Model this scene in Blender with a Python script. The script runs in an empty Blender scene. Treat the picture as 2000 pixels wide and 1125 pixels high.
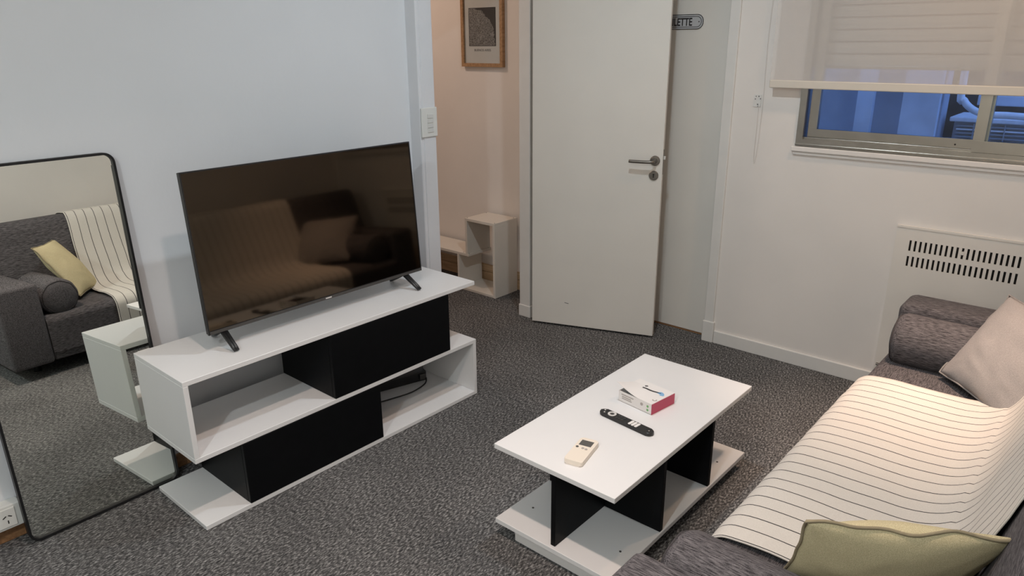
import bpy, bmesh, math, random
from mathutils import Vector, Matrix, noise
random.seed(4)
sc = bpy.context.scene
COL = sc.collection

# ------------------------------------------------------------------ camera
cam_d = bpy.data.cameras.new('camera')
cam_d.sensor_width = 36.0
cam_d.lens = 1409.2 * 36.0 / 2000.0
cam_d.clip_start = 0.05
cam = bpy.data.objects.new('camera', cam_d)
COL.objects.link(cam)
yaw, pit, rol = 0.7184, 0.3291, -0.0075
fw = Vector((math.cos(pit)*math.cos(yaw), math.cos(pit)*math.sin(yaw), -math.sin(pit)))
r0 = Vector((math.sin(yaw), -math.cos(yaw), 0)); u0 = r0.cross(fw)
rr = math.cos(rol)*r0 + math.sin(rol)*u0
uu = -math.sin(rol)*r0 + math.cos(rol)*u0
m = Matrix((rr, uu, -fw)).transposed().to_4x4()
m.translation = Vector((-3.5398, -2.659, 1.6))
cam.matrix_world = m
sc.camera = cam

# ------------------------------------------------------------------ world, lamps, exposure
w = bpy.data.worlds.new('dusk_sky'); sc.world = w; w.use_nodes = True
bg = w.node_tree.nodes['Background']
bg.inputs[0].default_value = (0.17, 0.31, 0.72, 1); bg.inputs[1].default_value = 2.5

def ceiling_lamp(name, loc, col, power, rad=0.06, cone=180.0):
    """a bulb (cone 360) or a recessed downlight: a small disc facing down, narrowed to a cone when cone < 180"""
    l = bpy.data.lights.new(name, 'POINT' if cone > 180 else 'AREA')
    if cone > 180: l.shadow_soft_size = rad
    else: l.shape = 'DISK'; l.size = 2*rad; l.spread = math.radians(cone)
    l.color = col; l.energy = power
    o = bpy.data.objects.new(name, l); o.location = loc; COL.objects.link(o)
LAMPS = [   # name, place, colour, power, radius, cone
    ('ceiling_lamp_middle', (-2.62, -1.62, 2.55), (1.0, 0.79, 0.68), 12.0, .045, 110),
    ('ceiling_lamp_window', (-1.45, -1.30, 2.55), (0.80, 0.92, 1.0), 15.5, .045, 180),
    ('ceiling_lamp_near', (-4.40, -2.15, 2.55), (0.88, 0.97, 1.0), 37, .045, 180),
    ('ceiling_lamp_sofa', (-.74, -2.22, 2.55), (1.0, 0.72, 0.55), 3.3, .045, 42),
    ('window_wall_warm_fill', (-.60, -2.10, 2.55), (1.0, 0.66, 0.42), 4.5, .045, 130),  # added warm fill for the window wall, no lamp of the room
    ('corridor_lamp', (-.95, 1.25, 2.55), (1.0, 0.74, 0.58), 10.5, .06, 180),
]
for l_ in LAMPS: ceiling_lamp(*l_)

sc.view_settings.view_transform = 'Standard'
sc.view_settings.look = 'None'
sc.view_settings.exposure = -0.08
sc.view_settings.gamma = 1.0
sc.view_settings.use_curve_mapping = False

# ------------------------------------------------------------------ materials
def newmat(name):
    mt = bpy.data.materials.new(name); mt.use_nodes = True
    nt = mt.node_tree
    return mt, nt, nt.nodes['Principled BSDF']

def mat(name, col, rough=0.5, metal=0.0, spec=0.5, var=0.0, vscale=8.0, bump=0.0, bscale=60.0, ior=None, coat=0):
    mt, nt, b = newmat(name)
    b.inputs['Base Color'].default_value = (*col, 1)
    b.inputs['Roughness'].default_value = rough
    b.inputs['Metallic'].default_value = metal
    b.inputs['Specular IOR Level'].default_value = spec
    if coat: b.inputs['Coat Weight'].default_value = coat
    tc = nt.nodes.new('ShaderNodeTexCoord')
    if var:
        n = nt.nodes.new('ShaderNodeTexNoise'); n.inputs['Scale'].default_value = vscale; n.inputs['Detail'].default_value = 5
        nt.links.new(tc.outputs['Object'], n.inputs['Vector'])
        mr = nt.nodes.new('ShaderNodeMapRange'); mr.inputs[1].default_value = 0.3; mr.inputs[2].default_value = 0.7
        mr.inputs[3].default_value = 1-var; mr.inputs[4].default_value = 1+var
        nt.links.new(n.outputs['Fac'], mr.inputs[0])
        mx = nt.nodes.new('ShaderNodeVectorMath'); mx.operation = 'SCALE'
        mx.inputs[0].default_value = col
        nt.links.new(mr.outputs[0], mx.inputs['Scale'])
        nt.links.new(mx.outputs[0], b.inputs['Base Color'])
    if bump:
        n = nt.nodes.new('ShaderNodeTexNoise'); n.inputs['Scale'].default_value = bscale; n.inputs['Detail'].default_value = 4
        nt.links.new(tc.outputs['Object'], n.inputs['Vector'])
        bp = nt.nodes.new('ShaderNodeBump'); bp.inputs['Strength'].default_value = bump; bp.inputs['Distance'].default_value = 0.01
        nt.links.new(n.outputs['Fac'], bp.inputs['Height']); nt.links.new(bp.outputs[0], b.inputs['Normal'])
    return mt

def carpet_mat():
    mt, nt, b = newmat('heathered_carpet')
    N = nt.nodes.new; L = nt.links.new
    tc = N('ShaderNodeTexCoord')
    mp = N('ShaderNodeMapping'); mp.inputs['Scale'].default_value = (0.55, 1.25, 1); mp.inputs['Rotation'].default_value = (0, 0, -0.85)
    L(tc.outputs['Object'], mp.inputs['Vector'])
    n1 = N('ShaderNodeTexNoise'); n1.inputs['Scale'].default_value = 128; n1.inputs['Detail'].default_value = 4; n1.inputs['Roughness'].default_value = 0.65
    L(mp.outputs[0], n1.inputs['Vector'])
    n2 = N('ShaderNodeTexNoise'); n2.inputs['Scale'].default_value = 2.2; n2.inputs['Detail'].default_value = 3
    L(tc.outputs['Object'], n2.inputs['Vector'])
    ad = N('ShaderNodeMath'); ad.operation = 'MULTIPLY_ADD'; ad.inputs[1].default_value = 0.12
    L(n2.outputs['Fac'], ad.inputs[0]); L(n1.outputs['Fac'], ad.inputs[2])
    cr = N('ShaderNodeValToRGB')
    e = cr.color_ramp.elements
    e[0].position = 0.40; e[0].color = (0.026, 0.026, 0.027, 1)
    e[1].position = 0.76; e[1].color = (0.42, 0.41, 0.40, 1)
    x = e.new(0.57); x.color = (0.114, 0.111, 0.110, 1)
    L(ad.outputs[0], cr.inputs[0]); L(cr.outputs[0], b.inputs['Base Color'])
    b.inputs['Roughness'].default_value = 1; b.inputs['Specular IOR Level'].default_value = 0.1
    bp = N('ShaderNodeBump'); bp.inputs['Strength'].default_value = 0.8; bp.inputs['Distance'].default_value = 0.006
    L(n1.outputs['Fac'], bp.inputs['Height']); L(bp.outputs[0], b.inputs['Normal'])
    return mt

def linen_mat(name, dark, light, stretch, scale=420, rough=0.95):
    """woven upholstery with thread streaks along one axis"""
    mt, nt, b = newmat(name); N = nt.nodes.new; L = nt.links.new
    tc = N('ShaderNodeTexCoord')
    mp = N('ShaderNodeMapping'); mp.inputs['Scale'].default_value = stretch
    L(tc.outputs['Object'], mp.inputs['Vector'])
    n1 = N('ShaderNodeTexNoise'); n1.inputs['Scale'].default_value = scale; n1.inputs['Detail'].default_value = 3
    L(mp.outputs[0], n1.inputs['Vector'])
    n2 = N('ShaderNodeTexNoise'); n2.inputs['Scale'].default_value = scale*1.3; n2.inputs['Detail'].default_value = 2
    L(tc.outputs['Object'], n2.inputs['Vector'])
    mx = N('ShaderNodeMath'); mx.operation = 'MULTIPLY_ADD'; mx.inputs[1].default_value = 0.35
    L(n2.outputs['Fac'], mx.inputs[0]); L(n1.outputs['Fac'], mx.inputs[2])
    cr = N('ShaderNodeValToRGB'); e = cr.color_ramp.elements
    e[0].position = 0.48; e[0].color = (*dark, 1); e[1].position = 0.9; e[1].color = (*light, 1)
    L(mx.outputs[0], cr.inputs[0]); L(cr.outputs[0], b.inputs['Base Color'])
    b.inputs['Roughness'].default_value = rough; b.inputs['Specular IOR Level'].default_value = 0.15
    bp = N('ShaderNodeBump'); bp.inputs['Strength'].default_value = 0.4; bp.inputs['Distance'].default_value = 0.002
    L(mx.outputs[0], bp.inputs['Height']); L(bp.outputs[0], b.inputs['Normal'])
    return mt

def throw_mat():
    """cream cotton with thin dark stripes printed across; u of the UV map counts the stripes"""
    mt, nt, b = newmat('striped_cotton'); N = nt.nodes.new; L = nt.links.new
    uv = N('ShaderNodeUVMap'); sp = N('ShaderNodeSeparateXYZ'); L(uv.outputs[0], sp.inputs[0])
    nz = N('ShaderNodeTexNoise'); nz.inputs['Scale'].default_value = 2.0
    L(uv.outputs[0], nz.inputs['Vector'])
    fr = N('ShaderNodeMath'); fr.operation = 'FRACT'; L(sp.outputs[0], fr.inputs[0])
    sb = N('ShaderNodeMath'); sb.operation = 'SUBTRACT'; sb.inputs[1].default_value = 0.5; L(fr.outputs[0], sb.inputs[0])
    ab = N('ShaderNodeMath'); ab.operation = 'ABSOLUTE'; L(sb.outputs[0], ab.inputs[0])
    lt = N('ShaderNodeMath'); lt.operation = 'LESS_THAN'; lt.inputs[1].default_value = 0.032; L(ab.outputs[0], lt.inputs[0])
    tc = N('ShaderNodeTexCoord')
    n = N('ShaderNodeTexNoise'); n.inputs['Scale'].default_value = 320; L(tc.outputs['Object'], n.inputs['Vector'])
    base = N('ShaderNodeMix'); base.data_type = 'RGBA'
    base.inputs['A'].default_value = (0.56, 0.525, 0.48, 1); base.inputs['B'].default_value = (0.68, 0.645, 0.595, 1)
    L(n.outputs['Fac'], base.inputs['Factor'])
    mx = N('ShaderNodeMix'); mx.data_type = 'RGBA'; mx.inputs['B'].default_value = (0.045, 0.042, 0.045, 1)
    L(lt.outputs[0], mx.inputs['Factor']); L(base.outputs['Result'], mx.inputs['A'])
    L(mx.outputs['Result'], b.inputs['Base Color'])
    b.inputs['Roughness'].default_value = 0.95; b.inputs['Specular IOR Level'].default_value = 0.1
    bp = N('ShaderNodeBump'); bp.inputs['Strength'].default_value = 0.35; bp.inputs['Distance'].default_value = 0.002
    L(n.outputs['Fac'], bp.inputs['Height']); L(bp.outputs[0], b.inputs['Normal'])
    return mt

def blind_mat():
    mt, nt, b = newmat('screen_fabric'); N = nt.nodes.new; L = nt.links.new
    b.inputs['Base Color'].default_value = (0.80, 0.75, 0.71, 1); b.inputs['Roughness'].default_value = 0.9
    tc = N('ShaderNodeTexCoord'); n = N('ShaderNodeTexNoise'); n.inputs['Scale'].default_value = 300
    L(tc.outputs['Object'], n.inputs['Vector'])
    bp = N('ShaderNodeBump'); bp.inputs['Strength'].default_value = 0.15; bp.inputs['Distance'].default_value = 0.001
    L(n.outputs['Fac'], bp.inputs['Height']); L(bp.outputs[0], b.inputs['Normal'])
    t = N('ShaderNodeBsdfTransparent'); mx = N('ShaderNodeMixShader'); mx.inputs[0].default_value = 0.61
    L(b.outputs[0], mx.inputs[1]); L(t.outputs[0], mx.inputs[2])
    L(mx.outputs[0], nt.nodes['Material Output'].inputs['Surface'])
    return mt

def glass_mat():
    mt, nt, b = newmat('window_glass'); N = nt.nodes.new; L = nt.links.new
    t = N('ShaderNodeBsdfTransparent'); t.inputs[0].default_value = (0.93, 0.96, 0.97, 1)
    g = N('ShaderNodeBsdfGlossy'); g.inputs['Roughness'].default_value = 0.02
    lw = N('ShaderNodeLayerWeight'); pw = N('ShaderNodeMath'); pw.operation = 'POWER'; pw.inputs[1].default_value = 5.0
    L(lw.outputs['Facing'], pw.inputs[0])
    f = N('ShaderNodeMath'); f.operation = 'MULTIPLY_ADD'; f.inputs[1].default_value = 0.6; f.inputs[2].default_value = 0.03; L(pw.outputs[0], f.inputs[0])
    mx = N('ShaderNodeMixShader'); L(f.outputs[0], mx.inputs[0]); L(t.outputs[0], mx.inputs[1]); L(g.outputs[0], mx.inputs[2])
    L(mx.outputs[0], nt.nodes['Material Output'].inputs['Surface'])
    return mt

def wood_mat(name, a, c, stretch=(1, 12, 12), scale=6):
    mt, nt, b = newmat(name); N = nt.nodes.new; L = nt.links.new
    tc = N('ShaderNodeTexCoord'); mp = N('ShaderNodeMapping'); mp.inputs['Scale'].default_value = stretch
    L(tc.outputs['Object'], mp.inputs[0])
    n = N('ShaderNodeTexNoise'); n.inputs['Scale'].default_value = scale; n.inputs['Detail'].default_value = 5
    L(mp.outputs[0], n.inputs['Vector'])
    cr = N('ShaderNodeValToRGB'); e = cr.color_ramp.elements
    e[0].position = .35; e[0].color = (*a, 1); e[1].position = .65; e[1].color = (*c, 1)
    L(n.outputs['Fac'], cr.inputs[0]); L(cr.outputs[0], b.inputs['Base Color']); b.inputs['Roughness'].default_value = .5
    return mt

def map_mat():
    """printed city map: pale street blocks on the land, a dark river over the upper right corner (object x across, z up, metres)"""
    mt, nt, b = newmat('map_print'); N = nt.nodes.new; L = nt.links.new
    tc = N('ShaderNodeTexCoord')
    v = N('ShaderNodeTexVoronoi'); v.feature = 'DISTANCE_TO_EDGE'; v.inputs['Scale'].default_value = 75; L(tc.outputs['Object'], v.inputs['Vector'])
    n = N('ShaderNodeTexNoise'); n.inputs['Scale'].default_value = 30; n.inputs['Detail'].default_value = 6; L(tc.outputs['Object'], n.inputs['Vector'])
    st = N('ShaderNodeValToRGB'); e = st.color_ramp.elements
    e[0].position = 0.02; e[0].color = (.42, .38, .36, 1); e[1].position = .16; e[1].color = (.16, .135, .125, 1)
    L(v.outputs['Distance'], st.inputs[0])
    mm = N('ShaderNodeMix'); mm.data_type = 'RGBA'; mm.blend_type = 'MULTIPLY'; mm.inputs['Factor'].default_value = .6
    L(st.outputs[0], mm.inputs['A']); L(n.outputs['Fac'], mm.inputs['B'])
    # coast: arc around the lower left corner
    sp = N('ShaderNodeSeparateXYZ'); L(tc.outputs['Object'], sp.inputs[0])
    def math_(op, a, c=None):
        k = N('ShaderNodeMath'); k.operation = op
        for j, q in enumerate((a, c)):
            if q is None: continue
            if isinstance(q, (int, float)): k.inputs[j].default_value = q
            else: L(q, k.inputs[j])
        return k.outputs[0]
    dy = math_('ADD', sp.outputs['Y'], -0.10); dz = math_('ADD', sp.outputs['Z'], 0.10)
    d = math_('SQRT', math_('ADD', math_('MULTIPLY', dy, dy), math_('MULTIPLY', dz, dz)))
    d = math_('ADD', d, math_('MULTIPLY', n.outputs['Fac'], 0.06))
    isw = math_('GREATER_THAN', d, 0.245)
    mx = N('ShaderNodeMix'); mx.data_type = 'RGBA'; mx.inputs['B'].default_value = (.018, .014, .016, 1)
    L(isw, mx.inputs['Factor']); L(mm.outputs['Result'], mx.inputs['A'])
    L(mx.outputs['Result'], b.inputs['Base Color']); b.inputs['Roughness'].default_value = .35
    return mt

M = dict(
    wall=mat('cool_white_paint', (0.755, 0.768, 0.795), .75, var=.015, vscale=3, bump=.05, bscale=40),
    wall_cream=mat('cream_white_paint', (0.79, 0.745, 0.705), .7, var=.03, vscale=2.5, bump=.12, bscale=14),
    wall_warm=mat('warm_bounce_paint', (0.86, 0.79, 0.70), .8, var=.02, vscale=3),  # unseen wall, tinted warm to warm the bounced light
    ceil=mat('ceiling_paint', (0.90, 0.865, 0.81), .9, var=.01),  # unseen ceiling, bright and warm for the bounced light
    trim=mat('gloss_white_trim', (0.74, 0.72, 0.69), .4, var=.02, vscale=12),
    trim_cool=mat('white_casing_paint', (0.74, 0.75, 0.78), .4, var=.015, vscale=10),
    door=mat('door_paint', (0.77, 0.73, 0.675), .45, var=.02, vscale=4),
    carpet=carpet_mat(),
    white=mat('white_melamine', (0.76, 0.755, 0.755), .38, var=.01, vscale=5),
    edge=mat('white_edge_band', (0.74, 0.71, 0.69), .45, var=.01),
    black=mat('black_melamine', (0.004, 0.0044, 0.0052), .45, spec=.12, var=.1, vscale=30),
    plastic=mat('black_plastic', (0.012, 0.012, 0.013), .35, var=.05),
    bezel=mat('dark_grey_plastic', (0.055, 0.052, 0.05), .35, var=.05),
    screen=mat('glossy_screen', (0.075, 0.060, 0.045), .05, metal=1.0, var=.01),
    mirror=mat('silvered_glass', (0.86, 0.89, 0.84), .0, metal=1.0, var=.003, vscale=1),
    frame=mat('matte_black_metal', (0.006, 0.006, 0.007), .45, var=.05),
    metal=mat('brushed_pewter', (0.22, 0.20, 0.18), .38, metal=1.0, var=.08, vscale=50),
    alu=mat('anodised_aluminium', (0.45, 0.415, 0.37), .27, metal=1.0, var=.06, vscale=20),
    glass=glass_mat(), blind=blind_mat(),
    rail=mat('blind_rail', (0.68, 0.62, 0.54), .5, var=.01),
    heater=mat('heater_enamel', (0.78, 0.73, 0.67), .45, var=.02, vscale=5),
    dark=mat('cavity_shade', (0.012, 0.010, 0.009), .9, var=.1),  # near-black colour paints the shade inside holes and slots
    sofa=linen_mat('charcoal_linen', (0.024, 0.022, 0.025), (0.175, 0.162, 0.168), (0.10, 1, 1)),
    sofa_y=linen_mat('charcoal_linen_bolster', (0.025, 0.023, 0.026), (0.195, 0.181, 0.188), (1, 0.10, 1)),
    throw=throw_mat(),
    grey_pillow=linen_mat('pale_grey_cotton', (0.265, 0.245, 0.238), (0.40, 0.375, 0.362), (1, 1, 1), 500),
    olive=linen_mat('olive_cotton', (0.50, 0.43, 0.255), (0.72, 0.63, 0.41), (1, 1, 1), 500),
    olive_seam=mat('olive_seam', (0.30, 0.25, 0.16), .9, var=.1, vscale=60),
    seam=mat('charcoal_seam', (0.045, 0.04, 0.042), .9, var=.2, vscale=200),
    grey_seam=mat('grey_seam', (0.26, 0.24, 0.23), .9, var=.1, vscale=60),
    oak=wood_mat('pale_oak', (0.30, 0.17, 0.08), (0.42, 0.25, 0.13)),
    brown=wood_mat('varnished_wood', (0.20, 0.10, 0.045), (0.32, 0.17, 0.08), (12, 1, 12)),
    corr_wood=wood_mat('tan_baseboard_wood', (0.52, 0.36, 0.21), (0.66, 0.48, 0.30), (12, 1, 12)),
    paper=mat('poster_paper', (0.68, 0.62, 0.58), .25, var=.02),
    ink=mat('grey_ink', (0.12, 0.11, 0.11), .6, var=.02),
    mapm=map_mat(),
    shelf=mat('cream_melamine', (0.74, 0.69, 0.62), .45, var=.02),
    switch=mat('switch_plastic', (0.74, 0.74, 0.71), .35, var=.01),
    switch2=mat('switch_key_plastic', (0.66, 0.66, 0.64), .3, var=.01),
    ivory=mat('ivory_plastic', (0.80, 0.72, 0.62), .4, var=.01),
    lcd=mat('grey_lcd', (0.09, 0.085, 0.08), .25, var=.03),
    button=mat('light_rubber', (0.62, 0.60, 0.58), .6, var=.02),
    card=mat('white_card', (0.80, 0.77, 0.75), .5, var=.01),
    pink=mat('crimson_card', (0.50, 0.055, 0.115), .5, var=.03),
    blue=mat('light_blue_print', (0.25, 0.47, 0.72), .5, var=.05),
    green=mat('green_print', (0.18, 0.42, 0.16), .5, var=.05),
    greyprint=mat('grey_print', (0.42, 0.38, 0.36), .5, var=.05),
    sign=mat('enamel_plate', (0.50, 0.50, 0.51), .35, var=.02),
    signink=mat('sign_black', (0.02, 0.017, 0.018), .4, var=.02),
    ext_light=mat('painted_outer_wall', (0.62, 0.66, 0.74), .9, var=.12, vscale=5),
    ext_mid=mat('darker_outer_paint', (0.36, 0.40, 0.48), .9, var=.15, vscale=4),  # darker paint of the wall between the light pilasters
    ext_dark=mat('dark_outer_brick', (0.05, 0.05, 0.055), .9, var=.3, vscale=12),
    acm=mat('air_conditioner_casing', (0.30, 0.32, 0.36), .6, var=.1, vscale=15),
    pipe=mat('insulated_pipe', (0.75, 0.76, 0.8), .6, var=.1, vscale=30),
    shutter=mat('shutter_slat_pvc', (0.66, 0.62, 0.57), .6, var=.03),
    gap=mat('shutter_gap_sheet', (0.05, 0.045, 0.04), .8, var=.03),
)

# ------------------------------------------------------------------ mesh helpers
ORG = {}

def link_mesh(name, bm, mt, parent=None, origin=None, smooth=False):
    """one mesh object; bm in world coordinates unless the parent is rotated (then local with origin None)"""
    me = bpy.data.meshes.new(name)
    if parent is not None and parent in ORG: off = ORG[parent]
    else: off = Vector(origin) if origin is not None else Vector((0, 0, 0))
    for v_ in bm.verts: v_.co -= off
    bmesh.ops.recalc_face_normals(bm, faces=bm.faces[:])
    bm.to_mesh(me); bm.free()
    if smooth:
        for p_ in me.polygons: p_.use_smooth = True
    mts = mt if isinstance(mt, (list, tuple)) else [mt]
    for k in mts: me.materials.append(M[k] if isinstance(k, str) else k)
    o = bpy.data.objects.new(name, me); COL.objects.link(o)
    if parent is not None:
        o.parent = parent; ORG[o] = ORG.get(parent, Vector((0, 0, 0)))
    else:
        o.location = off; ORG[o] = off.copy()
    return o

def thing(name, label, cat, loc, group=None, rotz=None):
    o = bpy.data.objects.new(name, None); COL.objects.link(o)
    o.empty_display_size = .1
    o.location = loc; o['label'] = label; o['category'] = cat
    if group: o['group'] = group
    if rotz is not None:
        o.rotation_euler = (0, 0, rotz); ORG[o] = Vector((0, 0, 0))     # parts are given in local coordinates
    else: ORG[o] = Vector(loc)
    return o

def tag(o, label, cat, group=None):
    o['label'] = label; o['category'] = cat
    if group: o['group'] = group
    return o

def struct(name, bm, mt, parent=None, origin=(0, 0, 0), label=None):
    o = link_mesh(name, bm, mt, parent, origin)
    if parent is None:
        o['kind'] = 'structure'
        if label: o['label'] = label
    return o

def add_box(bm, x0, x1, y0, y1, z0, z1, mi=0):
    vs = [bm.verts.new((x, y, z)) for x in (x0, x1) for y in (y0, y1) for z in (z0, z1)]
    for f in ((0, 1, 3, 2), (4, 6, 7, 5), (0, 4, 5, 1), (2, 3, 7, 6), (0, 2, 6, 4), (1, 5, 7, 3)):
        fc = bm.faces.new([vs[k] for k in f]); fc.material_index = mi
    return vs

def box(x0, x1, y0, y1, z0, z1, bev=0.0, seg=2):
    bm = bmesh.new(); add_box(bm, min(x0, x1), max(x0, x1), min(y0, y1), max(y0, y1), min(z0, z1), max(z0, z1))
    if bev: bmesh.ops.bevel(bm, geom=bm.edges[:], offset=bev, segments=seg, profile=.5, affect='EDGES')
    return bm

def boxes(*lst):
    bm = bmesh.new()
    for b in lst: add_box(bm, *b)
    return bm

def tube(pts, r, n=10, closed=False, bm=None):
    bm = bm or bmesh.new(); rings = []
    P = [Vector(p) for p in pts]; k = len(P)
    for i_, p in enumerate(P):
        if closed: t = P[(i_+1) % k] - P[i_-1]
        else: t = P[min(i_+1, k-1)] - P[max(i_-1, 0)]
        t.normalize()
        a = t.cross(Vector((0, 0, 1)))
        if a.length < 1e-3: a = t.cross(Vector((1, 0, 0)))
        a.normalize(); c = t.cross(a)
        rad = r(i_/(k-1)) if callable(r) else r
        rings.append([bm.verts.new(p + rad*(math.cos(q)*a + math.sin(q)*c)) for q in [2*math.pi*j/n for j in range(n)]])
    for i_ in range(k if closed else k-1):
        A, B = rings[i_], rings[(i_+1) % k]
        for j in range(n): bm.faces.new((A[j], A[(j+1) % n], B[(j+1) % n], B[j]))
    if not closed:
        bm.faces.new(rings[0]); bm.faces.new(rings[-1][::-1])
    return bm

def smooth_path(pts, n=8):
    P = [Vector(p) for p in pts]; out = []
    for i_ in range(len(P)-1):
        p0, p1, p2, p3 = P[max(i_-1, 0)], P[i_], P[i_+1], P[min(i_+2, len(P)-1)]
        for k in range(n):
            t = k/n
            out.append(.5*((2*p1) + (-p0+p2)*t + (2*p0-5*p1+4*p2-p3)*t*t + (-p0+3*p1-3*p2+p3)*t**3))
    out.append(P[-1]); return out

def prism(poly, axis, a, c, bev=0.0):
    """extrude a 2D outline between a and c along axis (0 x, 1 y, 2 z)"""
    bm = bmesh.new()
    def pt(q, t):
        l = list(q); l.insert(axis, t); return l
    A = [bm.verts.new(pt(q, a)) for q in poly]; B = [bm.verts.new(pt(q, c)) for q in poly]
    n = len(poly)
    bm.faces.new(A[::-1]); bm.faces.new(B)
    for j in range(n): bm.faces.new((A[j], A[(j+1) % n], B[(j+1) % n], B[j]))
    if bev:
        cap = [e for e in bm.edges if (e.verts[0] in A and e.verts[1] in A) or (e.verts[0] in B and e.verts[1] in B)]
        bmesh.ops.bevel(bm, geom=cap, offset=bev, segments=2, profile=.5, affect='EDGES')
    return bm

def rrect(x0, x1, y0, y1, r, n=6):
    out = []
    for cx, cy, a0 in ((x1-r, y1-r, 0), (x0+r, y1-r, 90), (x0+r, y0+r, 180), (x1-r, y0+r, 270)):
        for k in range(n+1):
            a = math.radians(a0+90*k/n); out.append((cx+r*math.cos(a), cy+r*math.sin(a)))
    return out

def disc(cx, cy, r, n=20): return [(cx+r*math.cos(2*math.pi*k/n), cy+r*math.sin(2*math.pi*k/n)) for k in range(n)]

def xform(bm, mtx):
    bmesh.ops.transform(bm, matrix=mtx, verts=bm.verts[:]); return bm

def text_bm(body, size, thick, bold=0.0):
    cu = bpy.data.curves.new('lettering', 'FONT'); cu.body = body; cu.size = size; cu.extrude = thick
    cu.align_x = 'LEFT'; cu.offset = bold
    o = bpy.data.objects.new('lettering', cu); COL.objects.link(o)
    dg = bpy.context.evaluated_depsgraph_get()
    me = bpy.data.meshes.new_from_object(o.evaluated_get(dg))
    bm = bmesh.new(); bm.from_mesh(me)
    bpy.data.objects.remove(o); bpy.data.meshes.remove(me)
    return bm

# ------------------------------------------------------------------ the setting
YB, XL, H = -3.0, -4.95, 2.6          # sofa wall, wall behind the camera, ceiling
struct('floor', boxes((XL-.1, .15, YB-.1, 2.4, -.1, 0)), 'carpet', label='dark grey heathered carpet')
struct('ceiling', boxes((XL-.1, .15, YB-.1, 2.4, H, H+.1)), 'ceil')
struct('wall_left', boxes((XL, -1.13, 0, .045, 0, H), (-1.13, -.365, 0, .045, 2.08, H), (-.365, 0, 0, .045, 0, H)), 'wall',
       label='white wall behind the television')
wy0, wy1, wz0, wz1 = -2.87, -1.385, 1.118, 2.15       # window opening
struct('wall_right', boxes((0, .16, YB, wy0, 0, H), (0, .16, wy0, wy1, 0, wz0), (0, .16, wy0, wy1, wz1, H), (0, .16, wy1, -1.0, 0, H),
                           (0, .16, -1.0, -.40, 2.04, H), (0, .16, -.40, 2.4, 0, H)), 'wall_cream', label='cream white wall with the window')
struct('wall_back', boxes((XL-.1, .16, YB-.1, YB, 0, H)), 'wall_cream', label='wall behind the sofa')
struct('wall_near', boxes((XL-.1, XL, YB, 2.4, 0, H)), 'wall_warm')
struct('wall_corridor_end', boxes((XL, .16, 2.3, 2.4, 0, H)), 'wall_cream')
struct('wall_corridor_left', boxes((-1.75, -1.65, .045, 2.3, 0, H)), 'wall_cream')
# baseboards
struct('baseboard_right', box(-.012, .001, YB, -1.058, 0, .074, .004), 'trim', label='cream white baseboard under the window wall')
struct('baseboard_left', box(XL, -1.225, -.012, .001, 0, .058, .003), 'brown', label='brown wooden baseboard')
bb = struct('baseboard_corridor', boxes((-.012, .001, .05, 2.3, 0, .07)), 'corr_wood', label='tan wooden baseboard in the corridor')
struct('molding', box(-.018, .001, .05, 2.3, .074, .125, .004), 'corr_wood', bb)
# doorway casings
t1 = struct('trim_1', box(-1.222, -1.122, -.07, .05, 0, 2.15, .006, 3), 'trim_cool', label='white door casing left of the doorway')
struct('casing_edge', box(-1.205, -1.128, -.074, -.06, 0, 2.15, .003), 'trim_cool', t1)
t2 = struct('trim_2', box(-.371, -.26, -.03, .050, 0, 2.15, .004), 'trim', label='cream door jamb beside the open door')
struct('plinth_block', box(-.376, -.26, -.036, .054, 0, .075, .004), 'trim', t2)
struct('trim_4', box(-1.222, -.26, -.04, .05, 2.06, 2.15, .004), 'trim')
t3 = struct('trim_3', box(-.012, .09, -1.05, -.995, 0, 2.1, .005, 3), 'trim', label='cream casing beside the toilet door')
struct('plinth_block', box(-.018, .09, -1.058, -.990, 0, .123, .005), 'trim', t3)
struct('stop_bead', box(.03, .09, -.998, -.986, 0, 2.05, .003), 'trim', t3)
struct('trim_5', box(-.012, .09, -.41, -.35, 0, 2.1, .005), 'trim')
struct('trim_6', box(-.012, .09, -1.05, -.35, 2.03, 2.1, .005), 'trim')

# toilet door (closed)
d2 = struct('door_2', box(.062, .10, -.995, -.405, .008, 2.035, .002), 'door', label='closed cream toilet door behind the open door')
struct('threshold', box(.058, .12, -.995, -.405, 0, .006), 'brown', d2)
# sign on it
sgn = thing('door_sign', 'small grey enamel plate with black lettering on the far door', 'sign', (.058, -.674, 1.69))
sw_, sh_ = .150, .0365
link_mesh('plate', prism(rrect(-.674-sw_, -.674+sw_, 1.69-sh_, 1.69+sh_, .0345), 0, .0575, .0618), 'sign', sgn)
def ring_plate(name, gx, gz, wdt, x0, x1, rad):
    bm = bmesh.new()
    o_ = rrect(-.674-gx, -.674+gx, 1.69-gz, 1.69+gz, rad); i_ = rrect(-.674-gx+wdt, -.674+gx-wdt, 1.69-gz+wdt, 1.69+gz-wdt, rad-wdt)
    A = [bm.verts.new((x0, *q)) for q in o_]; B = [bm.verts.new((x0, *q)) for q in i_]
    n = len(A)
    for j in range(n): bm.faces.new((A[j], A[(j+1) % n], B[(j+1) % n], B[j]))
    g = bmesh.ops.extrude_face_region(bm, geom=bm.faces[:])
    for e in g['geom']:
        if isinstance(e, bmesh.types.BMVert): e.co.x = x1
    return link_mesh(name, bm, 'signink', sgn)
ring_plate('outer_border', sw_, sh_, .003, .0565, .058, .0345)
ring_plate('inner_border', sw_-.010, sh_-.010, .0025, .0565, .058, .0265)
tb = text_bm('TOILETTE', .048, .0006, .0009)
xs = [v_.co.x for v_ in tb.verts]; wd = max(xs)-min(xs); mnx = min(xs)
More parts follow.
